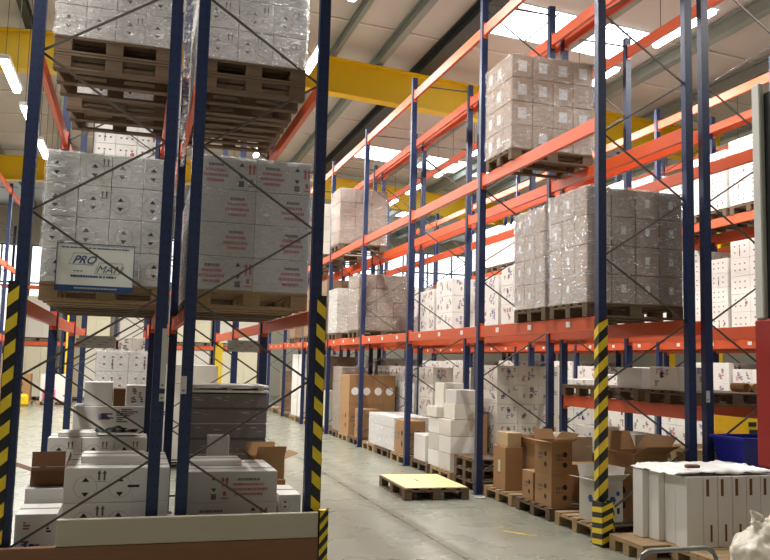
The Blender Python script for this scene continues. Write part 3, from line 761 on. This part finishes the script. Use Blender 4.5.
for (k, s, z, h, base) in [(3, 0, 2.23, 3.55, 'cardb'), (3, 2, 2.23, 3.4, 'offwhite'), (4, 0, 2.23, 3.7, 'cardb'), (4, 1, 2.23, 3.7, 'cardb'), (4, 2, 2.23, 3.6, 'cardb'), (5, 1, 2.23, 3.6, 'cardb'),
                           (3, 2, 4.30, 5.75, 'cardb'), (4, 1, 4.3, 5.75, 'offwhite'), (5, 0, 4.3, 5.6, 'cardb'), (5, 2, 4.3, 5.4, 'cardb'), (6, 1, 4.3, 5.6, 'cardb')]:
    y = slot(7.31, k, s); near = k == 3
    lab = '%s wrapped load, %s slot of the %s bay, %s beam, right aisle rack' % ('brown' if base == 'cardb' else 'white', sl[s], bayn[k], 'first' if z < 3 else 'second')
    load(lab, 4.42, 5.56, y, y+.84, z, h, (3, 2, 4), base, '', 'filmheavy' if k < 4 else None, seed=30+s, merged=not near, plabel='pallet in the %s slot, %s bay, %s beam, right aisle rack' % (sl[s], bayn[k], 'first' if z < 3 else 'second'))

# ------------------------------------------------------------------ right aisle rack: floor pallets and goods
for k in range(7):
    for s in range(3):
        y = slot(7.31, k, s)
        pallet('floor pallet in the %s slot of the %s bay along the aisle' % (sl[s], bayn[k]), 4.5, 5.64, y, y+.84, 0, 'wooddark' if (k+s) % 2 else 'wood', 'floor pallets along the right aisle rack', detail=k < 2)
Z0 = .1445
open_box('open white carton with blue logo beside the striped post', 4.70, 7.66, Z0, .27, .36, .42, 'offwhite', .1, (-35, -70, -10, -75), 'logo')
carton('large brown carton behind the open white carton', 5.0, 5.45, 7.5, 8.1, Z0, .62, 'card', 'symbols')
open_box('open large brown box with jutting flaps beside the striped post', 5.2, 7.8, .625, .44, .5, .2, 'card', .1, (-25, -60, -10, -50))
carton('lower brown symbol-marked carton of the stacked pair', 4.54, 4.80, 8.42, 8.82, Z0, .50, 'card', 'symbols', variant=1)
open_box('upper brown carton with open flaps on the stacked pair', 4.67, 8.62, .502, .26, .4, .36, 'card', 0, (-20, -60, -5, -45), 'symbols')
carton('single low brown carton left of the stacked pair', 4.54, 4.78, 8.86, 9.14, Z0, .48, 'card', 'symbols', variant=2)
carton('yellow-brown carton set behind the low brown carton', 5.0, 5.5, 8.86, 9.14, Z0, .56, 'card', None)
carton('tall brown carton next to the second navy post', 4.56, 4.80, 9.66, 10.02, Z0, .68, 'card', 'brownlabel')
carton('small tan box on the tall brown carton', 4.6, 4.79, 9.68, 10.0, .682, .86, 'tape', None)
open_box('open brown box with flap behind the tall brown carton', 5.0, 9.66, Z0, .26, .42, .55, 'card', 0, (-5, -70, -60, -70))
carton('long yellowish carton behind the tall brown carton', 5.2, 5.62, 9.35, 10.05, Z0, .84, 'cream', None)
carton('small white printed box behind the tall brown carton', 5.08, 5.35, 9.1, 9.4, .59, .8, 'white', 'print') if False else None
# second bay: stacked empty pallets, white stack
for k in range(3):
    pallet('empty old pallet, %s of the short pile by the second post' % ('lowest', 'middle', 'topmost')[k], 4.5, 5.5, 10.5, 11.25, Z0+.1445*k, 'wooddark', 'pile of empty pallets', True) if k < 2 else None
tiers = ['bottom', 'second', 'third', 'fourth', 'top']
for k in range(3):
    for j in range(2):
        carton('large white carton, %s tier, %s side of the big white stack' % (tiers[k], ('near', 'far')[j]), 4.54, 5.02, 11.5+.48*j, 11.975+.48*j, Z0+.25*k, Z0+.244+.25*k, ('offwhite', 'white')[(j+k) % 2], None, 'big white carton stack', variant=j)
carton('white carton jutting out on the big white stack', 4.5, 4.95, 12.0, 12.44, .8955, 1.05, 'offwhite', None)
carton('white carton on top of the big white stack, nearer one', 4.6, 5.02, 11.5, 11.95, .8955, 1.12, 'offwhite', None)
carton('tall narrow white carton crowning the big white stack', 4.62, 4.95, 12.02, 12.4, 1.052, 1.42, 'offwhite', None)
carton('wide grey-white carton crowning the big white stack', 4.62, 5.0, 11.5, 11.95, 1.122, 1.33, 'greywhite', None)
carton('single white carton left of the big white stack', 4.56, 4.9, 12.65, 13.2, Z0, .56, 'white', None)
carton('brown carton behind the single white carton', 5.14, 5.6, 12.55, 13.15, Z0, .9, 'card', None)
carton('smaller brown carton on the brown one behind the white', 5.16, 5.55, 12.6, 13.1, .902, 1.25, 'card', None)
# third bay: big brown cartons over white wrapped one
carton('brown carton pillar at the near end of the wide brown stack', 4.54, 4.9, 13.6, 14.15, Z0, .72, 'card', 'symbols')
load('white film-wrapped low load under the wide brown cartons', 4.54, 5.25, 14.25, 15.9, Z0, .74, (2, 4, 3), 'white', '', 'film', seed=41, pal=False)
for k in range(2):
    for i in range(4):
        carton('brown carton%s, %s from the aisle, %s tier, behind white wrapped load' % (' with round white label' if k else '', ('first', 'second', 'third', 'fourth')[i], ('lower', 'upper')[k]),
               4.53+.262*i, 4.79+.262*i, 17.48, 18.25, Z0+.645*k, Z0+.643+.645*k, 'card', 'round' if k else 'symbols', 'brown cartons behind the white wrapped load', sides='f' if k else 'fl')
for k in range(2):
    carton('brown carton, %s of the two at the fourth bay post' % ('lower', 'upper')[k], 4.54, 4.95, 16.5, 17.0, Z0+.3*k, Z0+.298+.3*k, 'card', 'symbols', None, variant=k)
load('tall brown wrapped load, fourth bay at floor level', 4.55, 5.1, 18.3, 19.1, Z0, 1.6, (2, 2, 4), 'cardb', '', 'filmheavy', seed=42, pal=False)
carton('tall cream carton standing at the fifth bay post', 4.55, 4.95, 19.6, 20.1, Z0, 1.0, 'cream', None)
load('brown wrapped load, middle slot of fifth bay at floor level', 4.55, 5.5, 20.6, 21.4, Z0, 1.85, (2, 2, 5), 'cardb', '', None, merged=True, seed=43, pal=False)
load('white wrapped load, near slot of sixth bay at floor level', 4.55, 5.5, 22.6, 23.4, Z0, 1.9, (3, 2, 7), 'white', '', None, merged=True, seed=44, pal=False)
load('white wrapped load, middle slot of sixth bay at floor level', 4.55, 5.5, 23.6, 24.4, Z0, 1.9, (3, 2, 7), 'white', '', None, merged=True, seed=44, pal=False)
load('brown wrapped load, near slot of seventh bay at floor level', 4.55, 5.5, 25.6, 26.4, Z0, 1.4, (2, 2, 4), 'cardb', '', None, merged=True, seed=45, pal=False)

# ------------------------------------------------------------------ second (back to back) rack goods
for k in range(5):
    for s in range(3):
        y = slot(7.31, k, s)
        for z, lv in ((0, 'floor'), (2.23, 'first beam'), (4.30, 'second beam')):
            if (k == 0 or (k == 1 and s < 2) or (k == 2 and s == 1)) and z == 0: continue
            r_ = random.Random(k*17+s*5+int(z*10))
            if z > 4 and (k, s) not in ((0, 1), (0, 0)) : continue
            if z > 4: continue
            if z > 2 and not ((k, s) in ((1, 1), (1, 2), (2, 1), (2, 2), (3, 1), (3, 2), (4, 0))): continue
            if z == 0 and r_.random() < .12: continue
            h = z+r_.uniform(1.4, 1.85) if z == 0 else z+.95+r_.uniform(0, .3)
            load('white printed load, %s slot of the %s bay, %s, back-to-back rack' % (sl[s], bayn[k], lv), 5.68, 6.8, y, y+.84, z, h, (3, 2, 5 if z == 0 else 3), 'white' if r_.random() < .7 else 'offwhite', 'print', None,
                 group=None, merged=k != 1, seed=50+(k*3+s) % 4, plabel='pallet, %s slot of the %s bay, %s, back-to-back rack' % (sl[s], bayn[k], lv))
# low shelf in its first bay
for s, (y, lab) in enumerate(((7.45, 'near'), (8.42, 'middle'), (9.38, 'far'))):
    pallet('%s pallet on the low red shelf behind the striped post' % lab, 5.66, 6.84, y, y+.84, 1.33, 'wooddark', 'pallets on the low shelf', True)
ZS = 1.4765
carton('grey-white carton on the low shelf, left of the pair', 5.72, 6.1, 8.45, 8.95, ZS, 1.72, 'greywhite', None)
carton('white lettered carton on the low shelf, right of the pair', 5.72, 6.1, 7.75, 8.27, ZS, 1.74, 'offwhite', 'print')
for k in range(4):
    carton('small white lettered box, %s %s of the group of four on the low shelf' % (('lower', 'upper')[k//2], ('left', 'right')[k % 2]), 6.38+.0*k, 6.62, 8.5+.17*(1-k % 2), 8.665+.17*(1-k % 2), ZS+.13*(k//2), ZS+.129+.13*(k//2), 'white', 'print', variant=k)
for x, y, lab in ((6.70, 7.62, 'nearer'), (6.84, 7.64, 'farther')):
    b = MB(); b.cyl((0, -.1, .05), .05, .22, 'card', 'Y', 16); tag(obj('cardboard_roll', b, None, (x-.06, y+.25, ZS)), '%s brown cardboard roll lying on the low shelf' % lab, 'roll')
# floor-level goods of first bay of second rack
for y in (7.45, 8.42, 9.38):
    pallet('floor pallet under the low shelf, %s one' % {7.45: 'near', 8.42: 'middle', 9.38: 'far'}[y], 5.68, 6.84, y, y+.84, 0, 'wood')
carton('wide brown carton under the low shelf behind the striped post', 5.72, 6.1, 8.5, 9.2, Z0, .62, 'card', None)
carton('dark brown carton under the low shelf, farther one', 5.72, 6.3, 9.45, 10.1, Z0, .62, 'carddark', None)
carton('white carton with blue mark under the low shelf', 5.74, 6.1, 9.5, 10.0, .622, .95, 'white', 'logo')
carton('white carton beneath the low shelf beside the blue-marked one', 5.74, 6.1, 8.6, 9.1, .622, .93, 'offwhite', 'logo')
carton('cream carton on the floor pallet close to the navy posts', 5.72, 6.5, 7.5, 8.2, Z0, .72, 'cream', None)
pallet('pale pallet lying on the cream carton near the navy posts', 5.72, 6.5, 7.5, 8.2, .722, 'ply')

# ------------------------------------------------------------------ third rack: white cartons on every level
for k in range(6):
    for s in range(3):
        y = slot(10.33, k, s)
        for z, lv, h in ((0, 'floor', 1.85), (2.23, 'first beam', 1.62), (4.30, 'second beam', 1.25)):
            r_ = random.Random(k*7+s*3+int(z))
            if k > 3 and z > 4: continue
            hh = z+h-r_.choice((0, .1, .25)); merged = not (k == 0 and z > 0)
            load('white load, %s slot of the %s bay, %s, rack across the second aisle' % (sl[s], bayn[k], lv), 9.4, 10.5, y, y+.88, z, hh, (2, 2, 5), 'white', 'dots' if z else 'print', None, merged=merged, seed=70+(k+s+int(z)) % 4,
                 plabel='pallet, %s slot of the %s bay, %s, rack across the second aisle' % (sl[s], bayn[k], lv))
# goods standing in the second aisle, seen under the beams
for i, (x, y, h, base) in enumerate(((7.3, 13.4, 1.5, 'white'), (7.4, 16.0, 1.7, 'white'), (7.5, 18.4, 1.6, 'offwhite'), (7.3, 21, 1.8, 'white'))):
    load('white printed load standing in the second aisle, %s from the front' % ('first', 'second', 'third', 'fourth')[i], x, x+1.1, y, y+.85, 0, h, (3, 2, 5), base, 'print', None, merged=True, seed=60+i % 3, plabel='pallet in the second aisle, %s from the front' % ('first', 'second', 'third', 'fourth')[i])

# yellow stacker truck in the second aisle
t = thing('pallet_stacker', 'yellow and black pallet stacker in the second aisle behind navy posts', 'stacker', (7.98, 9.6, 0))
t.scale = (.62, 1, 1)
b = MB(); b.cbox(-.42, .3, -.35, .35, .12, .75, .05, 'plastic_yellow'); obj('body', b, t)
b = MB(); b.cbox(-.2, .22, -.36, .3, .752, 1.15, .05, 'plastic_yellow'); obj('hood', b, t)
b = MB(); b.cbox(-.1, .12, -.375, -.361, .82, .94, .005, 'rubber'); b.cbox(-.12, .08, -.375, -.361, .98, 1.04, .005, 'rubber'); obj('vent', b, t)
for x in (-.3, .2):
    b = MB(); b.cyl((x, -.33, .1), .1, .08, 'rubber', 'Y'); obj('wheel', b, t)
b = MB(); b.tube([(0, .36, .9), (0, .5, 1.1), (-.15, .55, 1.15), (.15, .55, 1.15)], .02, 'rubber'); obj('tiller', b, t)

# ------------------------------------------------------------------ empty pallet in the aisle
P0 = (3.78, 10.57)
pt = pallet('empty pallet with a pale plywood sheet lying in the middle aisle', P0[0]-.63, P0[0]+.63, P0[1]-.43, P0[1]+.43, 0, 'wooddark', None, True, R(88))
b = MB(); b.cbox(-.61, .61, -.41, .41, 0, .012, .003, 'ply'); rnd = random.Random(3)
for k in range(7): b.box(-.08+.03*k, -.06+.03*k, .05+.01*(k % 2), .09, .0121, .0128, 'ink')
tag(obj('plywood_sheet', b, None, (P0[0], P0[1], .145), R(88)), 'pale plywood sheet lying on the empty aisle pallet', 'board')
b = MB(); b.tube([(4.32, 10.0, .012), (4.36, 9.93, .02), (4.42, 9.94, .012), (4.40, 10.0, .02)], .012, 'label', 6)
tag(obj('plastic_scrap', b), 'small white plastic scrap on the floor by the aisle pallet', 'scrap')
b = MB(); rnd = random.Random(8)
for x, y, w, h, a in ((3.86, 7.9, .03, .3, .7), (3.93, 7.8, .02, .2, .9), (3.8, 8.2, .12, .015, .2)):
    T = Matrix.Translation((x, y, 0)) @ Matrix.Rotation(a, 4, 'Z'); b.box(-w/2, w/2, -h/2, h/2, .0005, .0015, 'hyellow', T)
tag(obj('floor_tape', b), 'worn scraps of yellow floor tape in the right of the aisle', 'tape')

# ------------------------------------------------------------------ right foreground: white panel cartons, bag, trolley, crate, mast
pallet('floor pallet under the left end of the tall white cartons', 4.42, 5.22, 6.51, 7.06, 0, 'wood', None, True)
pallet('floor pallet under the right end of the tall white cartons', 4.70, 5.76, 5.88, 6.50, 0, 'wood', None, True)
for k in range(3):
    o = obj('carton', carton_mesh(.42, .155, .62, 'white', None, 0, 'l'), None, (4.745+.21-.062*k, 6.57+.16*k, .146))
    tag(o, 'tall plain white carton standing upright, %s from the corner toward the aisle rack' % ('first', 'second', 'third')[k], 'box', 'tall white cartons at the right')
x = 4.735
for k, w in enumerate((.175, .155, .155, .155, .155, .155)):
    o = obj('carton', carton_mesh(w-.004, .16, .62, 'white', 'slots' if k else None, k, 'f'), None, (x+w/2, 6.40, .146))
    tag(o, 'tall upright white carton%s, %s from the corner going right' % (' with brown slots' if k else '', ('first', 'second', 'third', 'fourth', 'fifth', 'sixth')[k]), 'box', 'slotted white cartons at the right'); x += w
b = bmesh.new(); bmesh.ops.create_grid(b, x_segments=40, y_segments=20, size=.5)
for v in b.verts:
    q = noise.noise(v.co*9+Vector((2, 0, 0))); u, w = v.co.x, v.co.y
    v.co = Vector((u*1.08, w*.66, .012+.022*q+.008*noise.noise(v.co*25)-(.03 if abs(w) > .46 or u < -.46 else 0)))
me = bpy.data.meshes.new('cover_sheet'); b.to_mesh(me); b.free(); me.materials.append(M['label'])
for p in me.polygons: p.use_smooth = True
o = obj('cover_sheet', me, None, (5.15, 6.66, .806)); o.modifiers.new('t', 'SOLIDIFY').thickness = .003
tag(o, 'crinkled white plastic sheet draped over the tall white cartons', 'plastic sheet')
b = MB(); b.cbox(-.07, .07, -.03, .03, 0, .03, .01, 'carddark'); tag(obj('brown_handle', b, None, (4.86, 6.40, .833)), 'small dark brown packet lying on the white sheet corner', 'packet')
# blue crate
t = thing('plastic_crate', 'deep blue plastic crate standing behind the tall white cartons', 'crate', (6.04, 7.0, 0.72))
b = MB(); b.extrude([(-.24, -.17), (.24, -.17), (.24, .17), (-.24, .17)], 0, .012, 'crateblue')
for z0, z1, o0, o1 in ((0, .33, .0, .04),):
    A = [(-.26, -.18), (.26, -.18), (.26, .18), (-.26, .18)]; B = [(-.31, -.23), (.31, -.23), (.31, .23), (-.31, .23)]
    for i in range(4):
        j = (i+1) % 4
        b.face([(*A[i], 0), (*A[j], 0), (*B[j], .33), (*B[i], .33)], 'crateblue')
        k_ = .97; b.face([(A[j][0]*k_, A[j][1]*k_, .012), (A[i][0]*k_, A[i][1]*k_, .012), (B[i][0]*k_, B[i][1]*k_, .33), (B[j][0]*k_, B[j][1]*k_, .33)], 'crateblue')
obj('body', b, t)
b = MB()
for q in ((-.33, .33, -.25, -.22), (-.33, .33, .22, .25), (-.33, -.30, -.22, .22), (.30, .33, -.22, .22)): b.box(*q, .31, .34, 'crateblue')
obj('rim', b, t)
pallet('upended support pallet below the blue crate', 5.7, 6.35, 6.72, 7.18, 0, 'wooddark')
b = MB(); b.cbox(5.72, 6.33, 6.74, 7.16, .1445, .718, .005, 'offwhite'); tag(obj('carton', b), 'off-white carton carrying the blue crate', 'box')
# bag
bg = bmesh.new(); bmesh.ops.create_icosphere(bg, subdivisions=5, radius=1)
for v in bg.verts:
    p = v.co.copy(); a = math.atan2(p.y, p.x)
    r = 1+.10*noise.noise(p*3)+.10*noise.noise(p*8)+.05*abs(noise.noise(p*18)); zz = p.z
    neck = 1-.6*max(0, zz-.35)**.8 if zz > .35 else 1
    v.co = Vector((p.x*.23*r*neck, p.y*.23*r*neck, max(.0, .24+p.z*.27*r)))
me = bpy.data.meshes.new('bag_body'); bg.to_mesh(me); bg.free(); me.materials.append(M['bag'])
for p in me.polygons: p.use_smooth = True
t = thing('plastic_bag', 'crumpled translucent white plastic bag at the bottom right corner', 'bag', (4.74, 5.36, .001))
t.scale = (1.15, 1.15, 1.12)
me.materials[0] = M['bagwhite']
obj('bag_body', me, t)
for s in (-1, 1):
    b = MB(); b.tube([(0, 0, .46), (s*.05, .0, .53), (s*.10, .02, .56), (s*.11, .0, .50), (s*.06, -.02, .46)], .022, 'bagwhite', 8); obj('knot_ear', b, t)
# trolley with looped handle
t = thing('hand_trolley', 'grey tube hand trolley handle at the bottom right edge', 'trolley', (3.38, 4.6, 0))
pts = [(-.285, 0, .14), (-.285, 0, .48)]+[(-.285+.09-.09*math.cos(a), 0, .48+.09*math.sin(a)) for a in (R(20), R(45), R(70), R(90))]+[(.285-.09+.09*math.sin(a), 0, .48+.09*math.cos(a)) for a in (0, R(20), R(45), R(70), R(90))]+[(.285, 0, .14)]
b = MB(); b.tube(pts, .016, 'greymetal', 12); o = obj('handle', b, t); o['label'] = 'looped grey tube handle'
b = MB(); b.cbox(-.3, .3, -.75, .03, .11, .14, .008, 'greymetal'); obj('platform', b, t)
for x in (-.25, .25):
    for y in (-.65, -.05):
        b = MB(); b.cyl((x-.015, y, .05), .05, .03, 'rubber', 'X'); obj('wheel', b, t)
# mast at the right edge
t = thing('machine_mast', 'tall charcoal and grey mast with dark red lower casing at right edge', 'mast', (5.22, 5.68, 0))
b = MB(); b.cbox(-.20, -.145, -.02, .08, 2.15, 4.18, .01, 'lightgrey'); o = obj('guide_rail', b, t); o['label'] = 'light grey edge rail'
b = MB(); b.cbox(-.143, .3, -.1, .1, 2.15, 4.1, .015, 'darkpanel'); o = obj('panel', b, t); o['label'] = 'charcoal upper panel'
b = MB(); b.cbox(-.20, .32, -.11, .10, .92, 2.149, .02, 'darkred'); o = obj('casing', b, t); o['label'] = 'dark red lower casing'
b = MB(); b.cbox(.0, .28, -.06, .09, .0, .918, .01, 'navy'); obj('base', b, t)

# ------------------------------------------------------------------ distant goods on the left and far end
for i in range(3):
    for k, (z, h) in enumerate(((0, 1.7), (2.23, 3.6))):
        y = 19.8+3*i
        for s in range(2):
            load('%s load, %s slot of the %s bay, %s, far left rack' % ('brown' if (i+s+k) % 2 == 0 else 'white', ('near', 'far')[s], bayn[i], ('floor', 'first beam')[k]), -4.68, -3.64, y+1.35*s, y+1.35*s+1.1, z, h, (2, 2, 4), 'cardb' if (i+s+k) % 2 == 0 else 'white', 'print' if (i+s+k) % 2 else '', None, merged=True, seed=80+s,
                 plabel='pallet, %s slot of the %s bay, %s, far left rack' % (('near', 'far')[s], bayn[i], ('floor', 'first beam')[k]))
# cross rack closing the view
for i in range(9):
    b = MB(); b.extrude([(-.05, -.04), (.05, -.04), (.05, .04), (-.05, .04)], 0, 6.5, 'navy')
t = thing('pallet_rack', 'cross rack with pale tall cartons closing the far end of the hall', 'pallet rack', (0, 33.5, 0))
for i in range(7):
    for y in (0, 1.1): obj('upright', upright_mesh(6.5, 0), t, (-6.4+1.9*i, y, 0))
for i in range(6):
    for z in (2.2, 4.3):
        b = MB(); b.cbox(.05, 1.85, -.03, .03, -.15, 0, .005, 'orange'); obj('beam', b, t, (-6.4+1.9*i, 0, z))
for i in range(6):
    for k, (z, h) in enumerate(((0, 2.0), (2.2, 3.9))):
        load('pale tall carton load, %s bay from the left, %s, far cross rack' % (bayn[i], ('floor', 'first beam')[k]), -6.25+1.9*i, -4.7+1.9*i, 33.45, 34.5, z, h, (3, 1, 1 if k == 0 else 2), 'cream' if (i+k) % 2 else 'offwhite', '', None, merged=True, seed=90, plabel='pallet, %s bay from the left, %s, far cross rack' % (bayn[i], ('floor', 'first beam')[k]))
# small coloured goods at the end of the left aisle
pallet('pallet holding the brown carton at the end of the left aisle', -4.2, -3.2, 30, 30.8, 0, 'wood')
pallet('pallet holding the white carton and pink pack at the end of the left aisle', -3.05, -1.95, 30, 30.8, 0, 'wood')
carton('brown carton at the end of the left aisle beside the pink pack', -4.1, -3.25, 30.1, 30.7, Z0, 1.05, 'card', 'symbols')
carton('white carton behind the pink pack at the end of the left aisle', -2.95, -2.0, 30.3, 30.75, Z0, 1.05, 'white', 'print')
b = MB(); b.cbox(-.2, .2, -.1, .1, 0, .45, .08, 'pink'); tag(obj('pink_pack', b, None, (-2.65, 30.15, .146)), 'pink plastic pack at the end of the left aisle', 'pack')
b = MB(); b.cbox(-.22, .22, -.15, .15, 0, .4, .08, 'plastic_yellow'); tag(obj('yellow_pack', b, None, (-3.45, 29.7, 0)), 'small yellow plastic pack on the floor at the left aisle end', 'pack')

# ------------------------------------------------------------------ light and camera
w = bpy.data.worlds.new('world'); bpy.context.scene.world = w; w.use_nodes = True
w.node_tree.nodes['Background'].inputs[0].default_value = (.85, .93, 1, 1); w.node_tree.nodes['Background'].inputs[1].default_value = .26
F = 824.; CXp, CYp = 385., 280.
Ax = Vector((133-CXp, 357-CYp, F)).normalized()
Up = Vector((590-CXp, -7900-CYp, F)).normalized(); Up = (Up-Up.dot(Ax)*Ax).normalized()
Rt = Ax.cross(Up)
if Rt.x < 0: Rt = -Rt
cam = bpy.data.cameras.new('camera'); co = bpy.data.objects.new('camera', cam); C.objects.link(co)
cam.sensor_width = 36; cam.lens = F/770*36; cam.clip_end = 200
right = Vector((Rt[0], Ax[0], Up[0])); up = -Vector((Rt[1], Ax[1], Up[1])); back = -Vector((Rt[2], Ax[2], Up[2]))
m4 = Matrix((right, up, back)).transposed().to_4x4(); m4.translation = (0, 0, 1.7); co.matrix_world = m4
sc = bpy.context.scene; sc.camera = co
sc.view_settings.view_transform = 'Standard'; sc.view_settings.look = 'None'; sc.view_settings.gamma = 1; sc.view_settings.use_curve_mapping = False
sc.view_settings.exposure = 0.0
sc.cycles.max_bounces = 8; sc.cycles.diffuse_bounces = 5; sc.cycles.transparent_max_bounces = 16; sc.cycles.glossy_bounces = 3; sc.cycles.use_denoising = True
sc.cycles.sample_clamp_indirect = 4
bpy.context.view_layer.update()
